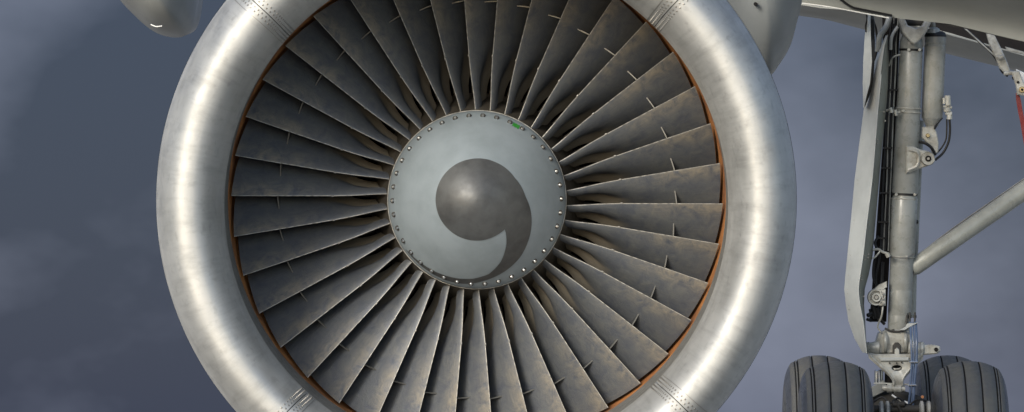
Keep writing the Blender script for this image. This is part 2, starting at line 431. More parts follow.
# inner duct, rub strip and fan case
DP = [(DI + 0.004, 1.1905, -0.026), (-0.40, 1.192, -0.018), (-0.2, 1.195, -0.006), (-0.045, 1.198, 0), (-0.045, 1.215, 0)]
mb = MB(); lathe_seg(mb, DP, 0, 2 * math.pi, 160, True); part(mb, 'inlet_duct', M['duct'], eng)
mb = MB(); lathe_seg(mb, [(-0.041, 1.214, 0), (-0.041, 1.1975, 0), (0.0, 1.197, 0), (0.15, 1.180, 0), (0.28, 1.172, 0), (0.28, 1.20, 0)], 0, 2 * math.pi, 160, True); part(mb, 'rub_strip', M['rub'], eng)
mb = MB(); lathe_seg(mb, [(0.284, 1.21, 0), (0.284, 1.175, 0), (0.9, 1.16, 0), (1.6, 1.1, 0), (1.6, 1.2, 0)], 0, 2 * math.pi, 120, True); part(mb, 'fan_case', M['duct'], eng)
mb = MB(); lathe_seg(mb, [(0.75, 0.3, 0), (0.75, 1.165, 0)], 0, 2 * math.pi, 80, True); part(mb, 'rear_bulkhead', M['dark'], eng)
mb = MB()
for k in range(76):
    th = 2 * math.pi * k / 76
    rs = []
    for r in (0.5, 0.85, 1.17):
        rs.append([pol(th + c / r, r, d) for d, c in ((0.52, 0.03), (0.60, 0.008), (0.68, 0.0), (0.60, 0.001), (0.52, 0.026))])
    mb.rings(rs)
part(mb, 'guide_vane', M['platform'], eng, kind='stuff')
# hub platform
mb = MB(); lathe_seg(mb, [(-0.03, 0.421, 0), (0.02, 0.433, 0), (0.10, 0.468, 0), (0.20, 0.50, 0), (0.34, 0.52, 0), (0.75, 0.53, 0)], 0, 2 * math.pi, 120, True); part(mb, 'hub_platform', M['platform'], eng)

# fan blades
def interp(tab, x):
    if x <= tab[0][0]: return tab[0][1]
    for (a, b), (c, e) in zip(tab, tab[1:]):
        if x <= c: return b + (e - b) * (x - a) / (c - a)
    return tab[-1][1]
def smooth_tab(tab, x):
    return (interp(tab, x - 0.03) + interp(tab, x) + interp(tab, x + 0.03)) / 3
B1 = [(0.40, 50), (0.56, 54), (0.70, 56), (0.90, 61), (1.19, 66)]
B2 = [(0.40, -18), (0.50, -14), (0.60, 4), (0.70, 30), (0.90, 47), (1.19, 60)]
CH = [(0.40, 0.142), (0.50, 0.158), (0.62, 0.205), (0.80, 0.225), (1.19, 0.240)]
LE = [(0.43, -2.7), (0.53, -1.6), (0.60, -0.9), (0.70, -0.5), (0.96, -0.15), (1.19, 0.0)]
def blade_pt(u, s):
    """camber point: u root->tip, s leading->trailing edge; returns angle offset, radius, depth"""
    rh, rt = 0.424 + 0.07 * s, 1.184 - 0.017 * s
    r0 = 0.424 + u * (1.184 - 0.424); r = rh + u * (rt - rh)
    c = smooth_tab(CH, r0); b1 = R(smooth_tab(B1, r0)); b2 = R(smooth_tab(B2, r0))
    n = 24; circ = ax = 0.0
    for i in range(n):
        b = b1 + (b2 - b1) * min(1.0, (i + 0.5) / n * s * (1 + 1.2 * max(0.0, min(1.0, (0.72 - r0) / 0.16))))
        w_ = max(0.0, min(1.0, (0.72 - r0) / 0.16)); q_ = min(1.0, max(0.0, (i + 0.5) / n * s - 0.45) / 0.30)
        b += R(62) * w_ * q_ * q_ * (3 - 2 * q_)
        circ += c * s / n * math.sin(b); ax += c * s / n * math.cos(b)
    dle = 0.028 * (1 - u) ** 2 - 0.004 * math.sin(u * math.pi)
    return R(smooth_tab(LE, r0)) - circ / r, r, dle + ax
US = [0, 0.04, 0.09, 0.14, 0.2, 0.26, 0.33, 0.42, 0.52, 0.62, 0.72, 0.82, 0.91, 0.965, 1.0]
SS = [0.0, 0.012, 0.06, 0.13, 0.2, 0.28, 0.36, 0.44, 0.52, 0.6, 0.68, 0.76, 0.84, 0.92, 1.0]
def blade_mesh():
    vs, fs, mi, uv = [], [], [], []
    nS = len(SS); ring = 2 * nS - 1
    for u in US:
        th_max = 0.020 * (1 - u) + 0.0065 * u
        top, bot = [], []
        for s in SS:
            a, r, d = blade_pt(u, s); a2, r2, d2 = blade_pt(u, min(s + 0.02, 1.0)); a1, r1, d1 = blade_pt(u, max(s - 0.02, 0.0))
            p = Vector((r * math.cos(a), d, r * math.sin(a)))
            tg = Vector((r2 * math.cos(a2), d2, r2 * math.sin(a2))) - Vector((r1 * math.cos(a1), d1, r1 * math.sin(a1)))
            rad = Vector((math.cos(a), 0, math.sin(a)))
            nr = tg.cross(rad).normalized()
            if nr.y > 0: nr = -nr
            h = 0.0012 + (th_max / 2) * (math.sin(math.pi * min(1, s ** 0.75)) ** 0.8 if 0 < s < 1 else 0)
            top.append(p + nr * h); bot.append(p - nr * h)
        tip = top + bot[::-1]
        vs += tip
    n = 2 * nS
    suv = SS + SS[::-1]
    for i in range(len(US) - 1):
        for j in range(n):
            a, b = i * n + j, i * n + (j + 1) % n
            fs.append((a, b, b + n, a + n))
            mi.append(1 if (j in (0, n - 1, n - 2)) else 0)
            s1, s2 = suv[j], suv[(j + 1) % n]
            uv += [(s1, US[i]), (s2, US[i]), (s2, US[i + 1]), (s1, US[i + 1])]
    k = (len(US) - 1) * n
    for j in range(nS - 1):
        fs.append((k + j, k + j + 1, k + n - 2 - j, k + n - 1 - j)); mi.append(0)
        uv += [(SS[j], 1), (SS[j + 1], 1), (SS[j + 1], 1), (SS[j], 1)]
    me = bpy.data.meshes.new('fan_blade'); me.from_pydata(vs, [], fs)
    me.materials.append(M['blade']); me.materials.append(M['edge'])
    me.polygons.foreach_set('material_index', mi)
    l = me.uv_layers.new(name='UVMap')
    for i, c in enumerate(uv): l.data[i].uv = c
    me.polygons.foreach_set('use_smooth', [True] * len(fs)); me.update()
    import bmesh
    bm = bmesh.new(); bm.from_mesh(me); bmesh.ops.recalc_face_normals(bm, faces=bm.faces)
    for e in bm.edges:
        if len(e.link_faces) < 2 or e.calc_face_angle(0) > R(50): e.smooth = False
    bm.to_mesh(me); bm.free()
    return me
bmesh_ = blade_mesh()
def shroud_mesh():
    mb = MB(); r = 0.962
    P = lambda deg, d, rr: Vector((rr * math.cos(R(deg)), d, rr * math.sin(R(deg))))
    rs = []
    for k in range(6):
        t = k / 5
        f = (-4.3 - 5.9 * t, 0.055 - 0.015 * t); b = (-6.4 - 5.2 * t, 0.085 + 0.012 * t)
        dr = -0.010 + 0.012 * t
        h = 0.0028
        rs.append([P(f[0], f[1], r + dr - h), P(f[0], f[1], r + dr + h), P(b[0], b[1], r + dr + h), P(b[0], b[1], r + dr - h)])
    mb.rings(rs)
    me = bpy.data.meshes.new('midspan_shroud'); me.from_pydata(mb.v, [], mb.f); me.materials.append(M['shroud'])
    return me
M['shroud'] = mat('shroud_metal', (0.14, 0.138, 0.13), 0.45, 0.7)
sh_me = shroud_mesh()
# bright nick at the leading-edge kink above the root, made as an added bead
nk = MB(); a_, r_, d_ = blade_pt((0.697 - 0.424) / 0.76, 0.0)
c_ = Vector((r_ * math.cos(a_), d_, r_ * math.sin(a_)))
nk.lathe(c_ + Vector((-0.008, -0.002, 0)), c_ + Vector((0.008, -0.002, 0)), [(0, 0.0015), (0.004, 0.0038), (0.012, 0.0038), (0.016, 0.0015)], 8)
nk_me = bpy.data.meshes.new('edge_nick_bead'); nk_me.from_pydata(nk.v, [], nk.f); nk_me.materials.append(M['edge'])
NB = 38
for k in range(NB):
    th = R(-0.85) + 2 * math.pi * k / NB + random.uniform(-0.0012, 0.0012)
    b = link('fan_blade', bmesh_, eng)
    b.rotation_euler = (0, -th, 0)
    link('midspan_shroud', sh_me, b)
    link('edge_nick_bead', nk_me, b)

# spinner
SP = [(-0.022, 0.4285), (-0.034, 0.428), (-0.060, 0.421), (-0.11, 0.392), (-0.17, 0.350), (-0.24, 0.292), (-0.31, 0.222), (-0.36, 0.160), (-0.395, 0.105), (-0.415, 0.055), (-0.422, 0.018), (-0.423, 0.0004)]
def sp_at(r):
    for (d0_, r0_), (d1_, r1_) in zip(SP[1:], SP[2:]):
        if r1_ <= r <= r0_:
            return d0_ + (d1_ - d0_) * (r0_ - r) / (r0_ - r1_)
    return SP[-1][0] if r < 0.01 else SP[0][0]
# refine the profile so that it is smooth
def refine(P, n=3):
    for _ in range(n):
        Q = [P[0]]
        for a, b in zip(P, P[1:]):
            Q += [(a[0] * .75 + b[0] * .25, a[1] * .75 + b[1] * .25), (a[0] * .25 + b[0] * .75, a[1] * .25 + b[1] * .75)]
        P = Q + [P[-1]]
    return P
SP = refine(SP)
mb = MB(); lathe_seg(mb, [(0.02, 0.40, 0), (-0.02, 0.425, 0)] + [(d, r, 0) for d, r in SP], 0, 2 * math.pi, 128, True)
spin = part(mb, 'spinner', M['spinner'], eng)
OUTR = [(-145, 87.0), (-134, 86.6), (-123, 86.4), (-116, 86.3), (-106, 86.0), (-96.5, 84.8), (-81.3, 80.5), (-67.6, 76.7), (-52.8, 72), (-36, 65), (-16.7, 57.2), (3.5, 49), (30, 44), (63.6, 42), (100, 41)]
INR = [(-145, 86.6), (-134, 84.8), (-123, 83.4), (-106.6, 81.5), (-93.4, 79.4), (-80.7, 75.4), (-68.7, 66.5), (-56.5, 54), (-46, 41.0)]
def px_r(rho):                                   # pixel radius on the spinner -> metres
    r = rho * PX
    for _ in range(3): r = rho * (D0 + sp_at(r)) / F
    return r
mb = MB()
def sp_pt(deg, rho, lift=0.0022):
    r = px_r(rho)
    return pol(R(deg), r, sp_at(r) - lift)
degs = [-46 + i * 2 for i in range(181)]
rs = []
for dg in degs:
    a = dg
    ro = interp(OUTR, a) if a <= 100 else 41.0
    rs.append([sp_pt(dg, max(0.15, ro * j / 10)) for j in range(11)])
n_ = len(rs)
mb.add([p for q in rs for p in q], [(i * 11 + j, i * 11 + j + 1, (i + 1) * 11 + j + 1, (i + 1) * 11 + j) for i in range(n_ - 1) for j in range(10)])
rs = []
for i in range(41):
    a = -46 - 99 * i / 40
    ri, ro = interp(INR, a), interp(OUTR, a)
    if i == 0: ri = 40
    rs.append([sp_pt(a, ri + (ro - ri) * j / 6, 0.0030) for j in range(7)])
mb.rings(rs, False, False, closed=False)
part(mb, 'spiral_marking', M['swirl'], eng, spin)
# spinner bolts
bm_ = MB(); sr = px_r(84.0); sd = sp_at(sr)
bm_.lathe((0, 0.004, 0), (0, -1, 0), [(0, 0.0125), (0.0075, 0.0125), (0.0076, 0.009)], 14, k=1)
bm_.lathe((0, 0.0, 0), (0, -1, 0), [(0, 0.0078), (0.009, 0.0078), (0.0125, 0.0045)], 10, k=0)
bo_me = bpy.data.meshes.new('bolt'); bo_me.from_pydata(bm_.v, [], bm_.f); bo_me.materials.append(M['bolt']); bo_me.materials.append(M['seam'])
bo_me.polygons.foreach_set('material_index', bm_.m)
for k in range(NB):
    th = R(95.4) + 2 * math.pi * k / NB
    b = link('bolt', bo_me, spin)
    b.location = pol(th, sr, sd - 0.002) - EC
    b.rotation_euler = (R(28) * math.sin(th), 0, 0)
    nv = Vector((math.cos(th) * 0.45, -0.89, math.sin(th) * 0.45))
    b.rotation_euler = (-nv).to_track_quat('Y', 'Z').to_euler()
mb = MB()
rs = []
for i in range(7):
    a = 59.6 + 5.0 * i / 6
    w = 2.0 + 0.5 * math.sin(i * 2.3)
    rs.append([sp_pt(a, 84 - w, 0.0025), sp_pt(a, 84 + w * 0.8, 0.0025)])
mb.rings(rs, False, False, closed=False)
part(mb, 'paint_mark', M['green'], eng, spin, label='small green paint mark between two bolts near the top right rim')
mb = MB(); lathe_seg(mb, [(-0.020, 0.426, 0), (-0.020, 0.4315, 0), (0.005, 0.4325, 0)], 0, 2 * math.pi, 128, True)
part(mb, 'retaining_ring', M['edge'], eng, spin)

# ------------------------------------------------------------------ flap track fairings
def pod(name, label, outline, cx, cy, d, L, sweep=(0, 0), mats=None, nose=0.55):
    t = thing(name, label, 'fairing', G(cx, cy, d))
    P = []
    n = len(outline)
    for i in range(n):                           # smooth closed outline
        a, b, c, e = outline[i - 1], outline[i], outline[(i + 1) % n], outline[(i + 2) % n]
        for j in range(5):
            s = j / 5
            P.append(tuple(0.5 * (2 * b[q] + (c[q] - a[q]) * s + (2 * a[q] - 5 * b[q] + 4 * c[q] - e[q]) * s * s + (3 * b[q] - a[q] - 3 * c[q] + e[q]) * s ** 3) for q in (0, 1)))
    rs = []
    st = [(-nose, 0.02), (-nose * 0.985, 0.16), (-nose * 0.93, 0.34), (-nose * 0.83, 0.52), (-nose * 0.68, 0.69), (-nose * 0.48, 0.84), (-nose * 0.25, 0.945), (0, 1.0), (L * 0.35, 0.99), (L * 0.7, 0.8), (L * 0.95, 0.4), (L, 0.1)]
    for dd, k in st:
        rs.append([G(cx + (x - cx) * k, cy + (y - cy) * k, d) + Vector((sweep[0] * max(dd, 0), dd, sweep[1] * max(dd, 0))) for x, y in P])
    mb = MB(); mb.rings(rs); part(mb, 'shell', mats or M['fairing'], t, smooth=60)
    return t, P
t, _ = pod('flap_track_fairing', 'rounded grey fairing tip hanging in the sky left of the engine', [(100, -28), (119, -1), (136, 17), (150, 29), (163, 35.5), (178, 37.5), (187, 34), (192, 24), (195, 8), (196, -12), (190, -40), (150, -60), (115, -52)], 158, -8, 34.0, 2.4, (0.0, 0.05))
mb = MB(); mb.tube([G(151, 24.5, 33.50), G(156, 26.5, 33.47), G(162, 26.0, 33.47)], 0.0035, 6); part(mb, 'trim_strip', M['white'], t)
t, _ = pod('flap_track_fairing', 'large rounded grey fairing behind the right shoulder of the engine intake', [(716, -40), (722, 10), (735, 45), (752, 70), (768, 77), (781, 62), (791, 44), (797, 22), (801, 6), (804, -20), (795, -60), (755, -75)], 762, -6, 33.0, 2.6, (0, 0.06))
mb = MB(); mb.cyl(G(755.5, 4, 32.42), G(755.5, 4, 32.56), 0.011, n=10); part(mb, 'drain_hole', M['dark'], t)

# ------------------------------------------------------------------ wing
wg = thing('aircraft_wing', 'pale grey wing underside with open wheel bay crossing the top right corner', 'wing', G(940, 10, 38))
def slab(pts_low, th, name, m, bev=0):
    """pts_low: polygon of G points (lower surface), thickened upward"""
    mb = MB(); up = Vector((0, 0, th))
    n = len(pts_low); mb.add(list(pts_low) + [p + up for p in pts_low], [tuple(range(n))] + [tuple(range(n, 2 * n))[::-1]] + [(i, (i + 1) % n, (i + 1) % n + n, i + n) for i in range(n)])
    return part(mb, name, m, wg, smooth=0)
def loft(rows, name, m, th=0.06, smooth=40, label=None):
    """rows: list of rows of points making a lower surface; closed on top by a thickness"""
    mb = MB(); n = len(rows[0]); up = Vector((0, 0, th))
    low = [p for r in rows for p in r]; hi = [p + up for p in low]; N = len(low)
    fs = [(i * n + j, i * n + j + 1, (i + 1) * n + j + 1, (i + 1) * n + j) for i in range(len(rows) - 1) for j in range(n - 1)]
    fs += [tuple(a + N for a in f[::-1]) for f in fs]
    bd = [j for j in range(n)] + [i * n + n - 1 for i in range(1, len(rows))] + [(len(rows) - 1) * n + j for j in range(n - 2, -1, -1)] + [i * n for i in range(len(rows) - 2, 0, -1)]
    for a, b in zip(bd, bd[1:] + bd[:1]): fs.append((a, b, b + N, a + N))
    mb.add(low + hi, fs)
    return part(mb, name, m, wg, smooth=smooth, label=label)
# rear part of the wing underside, edge against the sky
xs = [798, 820, 860, 900, 950, 1000, 1060]
yb = [15.0, 18.0, 28.5, 41.0, 54.5, 67.0, 82.0]
yt = [4.5, 8.0, 11.0, 22.0, 34.5, 49.5, 63.5]
rows = []
for k in range(4):
    t_ = k / 3
    rows.append([G(x, b_ + (a_ - b_) * t_, 38.0 - 0.6 * t_) + Vector((0, 0, -0.03 * math.sin(math.pi * t_))) for x, b_, a_ in zip(xs, yb, yt)])
loft(rows, 'flap', M['wing'], 0.010)
# forward part of the underside (in front of the wheel bay)
yb2 = [1.5, 5.5, 12.0, 18.5, 24.0, 36.0, 50.0]
rows = []
for k, (rise, d) in enumerate([(0, 36.2), (-6, 36.19), (-12, 36.165), (-19, 36.11), (-27, 36.02), (-40, 35.83), (-60, 35.5)]):
    rows.append([G(x, b_ + rise, d) for x, b_ in zip([796] + xs[1:], yb2)])
loft(rows, 'wing_skin', M['wing'], 0.12)
# near-black sheet between, its colour standing for the shade inside the wheel bay
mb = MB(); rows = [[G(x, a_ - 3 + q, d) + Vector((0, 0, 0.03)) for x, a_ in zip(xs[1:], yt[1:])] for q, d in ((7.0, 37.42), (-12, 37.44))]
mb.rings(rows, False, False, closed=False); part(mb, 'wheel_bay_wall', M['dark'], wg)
# edge strips: bright rim of the flap slot, dark sealing lines
mb = MB(); mb.tube([G(802, 3.2, 36.19), G(820, 5.5, 36.19), G(836, 8.0, 36.19), G(856, 11.8, 36.19), G(889, 18.0, 36.19)], 0.004, 6); part(mb, 'slot_rim', M['white'], wg)
mb = MB(); mb.tube([G(839, -2, 36.155), G(846, 3.5, 36.165), G(853, 7.5, 36.17), G(862, 9.6, 36.175), G(892, 15.6, 36.18)], 0.008, 6); part(mb, 'sealing_strip', M['black'], wg)
mb = MB(); mb.tube([G(940, 32, 37.2), G(975, 41.5, 37.2), G(1030, 57, 37.2)], 0.005, 6); part(mb, 'bay_edge', M['wing'], wg)
mb = MB(); mb.tube([G(935, 22.3, 36.22), G(975, 30.2, 36.22), G(1030, 43.2, 36.22)], 0.004, 6); part(mb, 'bay_edge', M['seam'], wg)
mb = MB(); mb.pprism([(1004, 47), (1022, 52), (1024, 55), (1006, 51)], 36.9, 36.93, 0.003, 37); part(mb, 'access_panel', M['paint2'], wg)

# ------------------------------------------------------------------ main landing gear
DG = 36.7
K = DG / F                                        # metres per pixel at the leg
lg = thing('main_landing_gear', 'extended grey landing gear leg with long folded door and four wheel bogie', 'landing gear', G(899, 430, DG))
def P3(x, y, dd=0.0): return G(x, y, DG) + Vector((0, dd, 0))
def W(mb, name, m, parent=None, **k): return part(mb, name, m, lg, parent, **k)
# shock strut
mb = MB()
top, bot = P3(911.5, 36), P3(898.5, 338)
def st(y): return top + (bot - top) * ((y - 36) / 302.0)
L = (bot - top).length
f_ = lambda y: (y - 36) / 302.0 * L
mb.lathe(top, bot, [(f_(36), 9.5 * K), (f_(40), 11.2 * K), (f_(48), 11.8 * K), (f_(50), 11.2 * K), (f_(52), 11.8 * K), (f_(107), 12.0 * K), (f_(192), 13.2 * K), (f_(194), 12.4 * K), (f_(198), 12.4 * K), (f_(200), 13.2 * K), (f_(256), 12.6 * K), (f_(257), 12.2 * K), (f_(258.5), 11.8 * K), (f_(289), 11.7 * K), (f_(290), 11.4 * K), (f_(291), 11.6 * K), (f_(314), 11.6 * K), (f_(315), 11.3 * K), (f_(316), 11.5 * K), (f_(330), 11.4 * K), (f_(334), 10.6 * K), (f_(338), 9.5 * K)], 40)
strut = W(mb, 'shock_strut', M['paint'])
for y, r in ((50, 11.9), (194.5, 13.0)):
    mb = MB(); mb.lathe(st(y - 1.1), st(y + 1.1), [(0, r * K), (2.2 * K, r * K)], 36); W(mb, 'dark_band', M['black'], strut)
for y, r in ((108.5, 13.0), (112.5, 13.0), (257, 12.9), (199, 13.5)):
    mb = MB(); mb.lathe(st(y - 0.9), st(y + 0.9), [(0, (r - .5) * K), (0.5 * K, r * K), (1.3 * K, r * K), (1.8 * K, (r - .5) * K)], 36); W(mb, 'clamp_band', M['paint2'], strut)
for y, o in ((194.5, -9), (194.5, 9.5), (50, -3), (50, 8), (111, -6), (257, 4)):
    mb = MB(); c = st(y) + Vector((o * K, -math.sqrt(max(0, 13 ** 2 - o * o)) * K, 0)); mb.cyl(c + Vector((0, 0.02, 0)), c - Vector((0, 0.012, 0)), 1.6 * K, n=10, bev=0.002); W(mb, 'clamp_screw', M['paint2'], strut)
# top yoke
mb = MB()
mb.pprism([(899, 6), (903, 6), (903.5, 20), (906, 26), (913.5, 29), (921, 26), (924, 20), (924.5, 6), (929.5, 6), (929, 24), (924, 34), (917, 42), (912.5, 45), (908, 42), (901, 33), (898.8, 22)], DG - 0.16, DG + 0.12, 0.008, DG)
W(mb, 'yoke', M['paint2'], strut)
mb = MB(); mb.cyl(P3(901, 22, 0.0), P3(927, 22, 0.0), 4.0 * K, n=20, bev=0.003); mb.cyl(P3(903, 17, -0.1), P3(909, 17, -0.1), 2.2 * K, n=12); mb.cyl(P3(918, 16, -0.08), P3(924, 16, -0.08), 2.0 * K, n=12); W(mb, 'trunnion_pin', M['seam'], strut)
# retraction actuator
mb = MB()
a0, a1 = P3(936, 36, 0.05), P3(932.5, 119, 0.05); LL = (a1 - a0).length
mb.lathe(a0, a1, [(0, 10.2 * K), (0.5 * K, 10.6 * K), (7 * K, 10.6 * K), (7.5 * K, 10.2 * K), (9 * K, 10.2 * K), (9.5 * K, 10.7 * K), (LL - 9 * K, 10.8 * K), (LL - 1.5 * K, 10.6 * K), (LL, 9.8 * K), (LL + 5 * K, 7.0 * K), (LL + 8 * K, 5.4 * K)], 36)
act = W(mb, 'actuator', M['paint'])
mb = MB(); mb.lathe(P3(936, 31, 0.05), P3(936, 36.6, 0.05), [(0, 7 * K), (1.5 * K, 9.8 * K), (4.2 * K, 10.9 * K), (5.6 * K, 10.9 * K)], 32); W(mb, 'end_cap', M['black'], act)
mb = MB(); mb.cyl(P3(933.5, 12, 0.03), P3(933.8, 28, 0.03), 2.1 * K, n=16); mb.lathe(P3(934, 27, 0.03), P3(934, 33, 0.03), [(0, 3 * K), (2 * K, 6 * K), (6 * K, 7 * K)], 20); W(mb, 'piston_rod', M['paint2'], act)
mb = MB(); mb.pprism([(922, 127), (934, 126), (937, 134), (938.5, 143), (938, 152), (933, 156), (931, 149), (926, 142), (921.5, 137)], DG - 0.02, DG + 0.06, 0.006, DG); W(mb, 'clevis', M['paint2'], act)
mb = MB(); mb.cyl(P3(927.5, 135.5, 0.0), P3(927.5, 135.5, -0.045), 2.2 * K, n=12, bev=0.003); W(mb, 'bolt', M['brass'], act)
mb = MB(); mb.tube([P3(919, 142, -0.03), P3(925, 143.5, -0.05), P3(931, 148, -0.05), P3(935, 155, -0.03)], 1.5 * K, 8); W(mb, 'hose', M['black'], act)
# lug on the strut carrying the actuator
mb = MB()
mb.pprism([(905, 146), (912, 146.5), (919, 149.5), (926, 151), (931, 153), (934, 158.5), (932, 163.5), (926, 166.5), (917, 169.5), (905, 174)], DG - 0.10, DG - 0.055, 0.008, DG)
mb.lathe(P3(926.8, 158.8, -0.045), P3(926.8, 158.8, -0.14), [(0, 7 * K), (0.075, 7 * K), (0.085, 6.2 * K)], 28)
mb.tube([P3(908, 150, -0.10), P3(915.5, 152, -0.11), P3(917.5, 158, -0.11), P3(915.5, 166, -0.11), P3(907, 170, -0.10)], 1.6 * K, 8)
W(mb, 'actuator_lug', M['paint2'], strut)
mb = MB(); mb.cyl(P3(926.8, 158.8, -0.10), P3(926.8, 158.8, -0.135), 3.1 * K, n=16); W(mb, 'pivot_pin', M['dark'], strut)
mb = MB(); mb.cyl(P3(926.8, 158.8, -0.12), P3(926.8, 158.8, -0.139), 1.5 * K, n=6); W(mb, 'pin_nut', M['rivet'], strut)
# hydraulic valve and hose on the right
mb = MB()
mb.cyl(P3(947.5, 95.5, 0), P3(948, 106, 0), 3.1 * K, n=14, bev=0.003)
mb.cyl(P3(944, 98, -0.01), P3(944, 104, -0.01), 1.6 * K, n=8)
mb.cyl(P3(943, 106.5, 0), P3(952, 107.5, 0), 1.2 * K, n=8)
mb.cyl(P3(947, 108, 0), P3(947.5, 112, 0), 3.8 * K, n=14, bev=0.003)
mb.cyl(P3(945.5, 113, 0), P3(952, 114, 0), 2.4 * K, n=12, bev=0.003)
mb.cyl(P3(949.5, 114, 0), P3(949.5, 119.5, 0), 2.8 * K, n=6, bev=0.002)
valve = W(mb, 'hydraulic_valve', M['paint2'])
mb = MB(); mb.tube([P3(949.5, 119), P3(950, 130), P3(948.5, 142), P3(943, 153), P3(935, 160, -0.02)], 1.25 * K, 10); W(mb, 'hose', M['black'], valve)
mb = MB(); mb.tube([P3(947, 119, .02), P3(947, 128, .02), P3(946, 140, .02), P3(940, 150, .02), P3(932, 157, 0.02)], 0.8 * K, 8); W(mb, 'hose', M['black'], valve)
mb = MB(); mb.tube([P3(942.5, 118, .0), P3(938, 123, -.01), P3(934, 129, -.03)], 0.7 * K, 8); mb.cyl(P3(937, 124, 0), P3(934.5, 128.5, -0.02), 1.1 * K, n=8); W(mb, 'hose', M['black'], valve)
# rear strut tube beside the shock strut
mb = MB(); mb.cyl(P3(922, 120, 0.22), P3(915.5, 262, 0.22), 4.6 * K, n=20); mb.cyl(P3(913.5, 272, 0.16), P3(912.5, 318, 0.16), 5.2 * K, n=20, bev=0.004)
rear = W(mb, 'rear_tube', M['paint'])
for y in (166, 222):
    mb = MB(); c = P3(919.5 - (y - 166) * 0.045, y, 0.17); mb.cyl(c + Vector((-0.02, 0, 0)), c + Vector((0.02, 0, 0)), 1.8 * K, n=10, bev=.002); W(mb, 'clip', M['black'], rear)
mb = MB(); mb.tube([P3(918.5, 150, 0.15), P3(916.5, 200, 0.15), P3(915.5, 250, 0.12)], 0.9 * K, 8); W(mb, 'brake_line', M['rivet'], rear)
mb = MB(); mb.cyl(P3(907, 271.5, .1), P3(917.5, 271.5, .1), 1.0 * K, n=8); W(mb, 'clip', M['black'], rear)
# side brace
mb = MB(); b0, b1 = P3(911, 269.5, 0.02), P3(1060, 168.0, 0.25)
mb.lathe(b0, b1, [(0, 6.5 * K), (4 * K, 8.8 * K), (60 * K, 8.9 * K), (95 * K, 9.1 * K), ((b1 - b0).length, 9.4 * K)], 32)
brace = W(mb, 'side_brace', mat('brace_paint', (0.31, 0.315, 0.28), 0.32, 0.1, 0.15, 5))
mb = MB(); mb.tube([b0 + Vector((0.02, 0.03, 0.066)), P3(960, 224.5, 0.13), b1 + Vector((0, 0.03, 0.072))], 0.9 * K, 6); W(mb, 'brake_line', M['rivet'], brace)
# long folded gear door and short upper panel
def sheet(rows, name, mats, th, parent=None, ks=None, smooth=25):
    mb = MB()
    n = len(rows[0]); back = Vector((0.3, 0.95, 0)).normalized() * th
    low = [p for r in rows for p in r]; N = len(low); hi = [p + back for p in low]
    fs, kk = [], []
    for i in range(len(rows) - 1):
        for j in range(n - 1):
            fs.append((i * n + j, i * n + j + 1, (i + 1) * n + j + 1, (i + 1) * n + j)); kk.append(ks[j] if ks else 0)
    m0 = len(fs)
    fs += [tuple(a + N for a in f[::-1]) for f in fs]; kk += kk[:m0]
    bd = [j for j in range(n)] + [i * n + n - 1 for i in range(1, len(rows))] + [(len(rows) - 1) * n + j for j in range(n - 2, -1, -1)] + [i * n for i in range(len(rows) - 2, 0, -1)]
    for a, b in zip(bd, bd[1:] + bd[:1]): fs.append((a, b, b + N, a + N)); kk.append(0)
    mb.add(low + hi, fs); mb.m = kk
    return W(mb, name, mats, parent, smooth=smooth)
DR = [  # y, left edge, fold, right edge
    (36, 884.5, 885, 885.8), (48, 879.5, 881.5, 886.8),     (62, 873.5, 879.5, 887.5), (75, 870.5, 878, 887), (90, 867, 876.8, 886.5), (108, 863, 875, 885), (140, 858.8, 872.4, 881.5), (180, 853.6, 869, 878),
    (220, 850, 864, 874.5), (255, 846.4, 860, 871.5), (275, 844.4, 857, 867.5), (289, 843.3, 855.5, 863.6), (305, 845, 857, 862.9), (320, 847.4, 860, 864), (338, 853.5, 862, 865), (352, 861.5, 863.6, 865)]
rows = [[P3(l, y, -0.10), P3(l + 1.0, y, -0.125), P3(f, y, -0.28), P3(r, y, -0.05)] for y, l, f, r in DR]
door = sheet(rows, 'gear_door', [M['door'], M['door2']], 0.018, ks=[0, 0, 1])
mb = MB(); mb.tube([P3(f + .3, y, -0.284) for y, l, f, r in DR[3:]], 0.5 * K, 6, 3); W(mb, 'fold_bead', M['door'], door)
mb = MB()
for x, y, dd in ((883, 112, -0.09), (884.2, 121, -0.09), (867, 254, -0.15), (866.5, 257, -.15), (862.5, 296, -.12)):
    mb.cyl(P3(x, y, dd + .02), P3(x, y, dd - 0.012), 0.9 * K, n=8)
for y, l, f, r in DR[4:13]:
    for q in (0.0, 0.5):
        mb.cyl(P3(l + 2.6, y + 8 * q, -0.118), P3(l + 2.6, y + 8 * q, -0.150), 0.42 * K, n=6); mb.cyl(P3(f + 2.4, y + 8 * q, -0.20), P3(f + 2.4, y + 8 * q, -0.26), 0.45 * K, n=6)
W(mb, 'fastener', M['rivet'], door, kind='stuff')
UP = [(12, 866.5, 868.5, 871.5), (20, 864.2, 868, 872.5), (40, 862.6, 868.5, 873), (62, 861.3, 869.5, 872.6), (84, 860.8, 867.5, 871), (97, 861, 864, 867.3), (108, 861.2, 861.8, 862.6)]
rows = [[P3(l, y, -0.20), P3(f, y, -0.25), P3(r, y, -0.16)] for y, l, f, r in UP]
sheet(rows, 'upper_door_panel', [M['door'], M['seam']], 0.012, ks=[0, 1])
mb = MB(); mb.pprism([(873, 60), (882, 58), (884, 64), (877.5, 86), (875, 91), (873.5, 80)], DG - 0.02, DG, 0.003, DG); W(mb, 'door_recess', M['seam'], door)
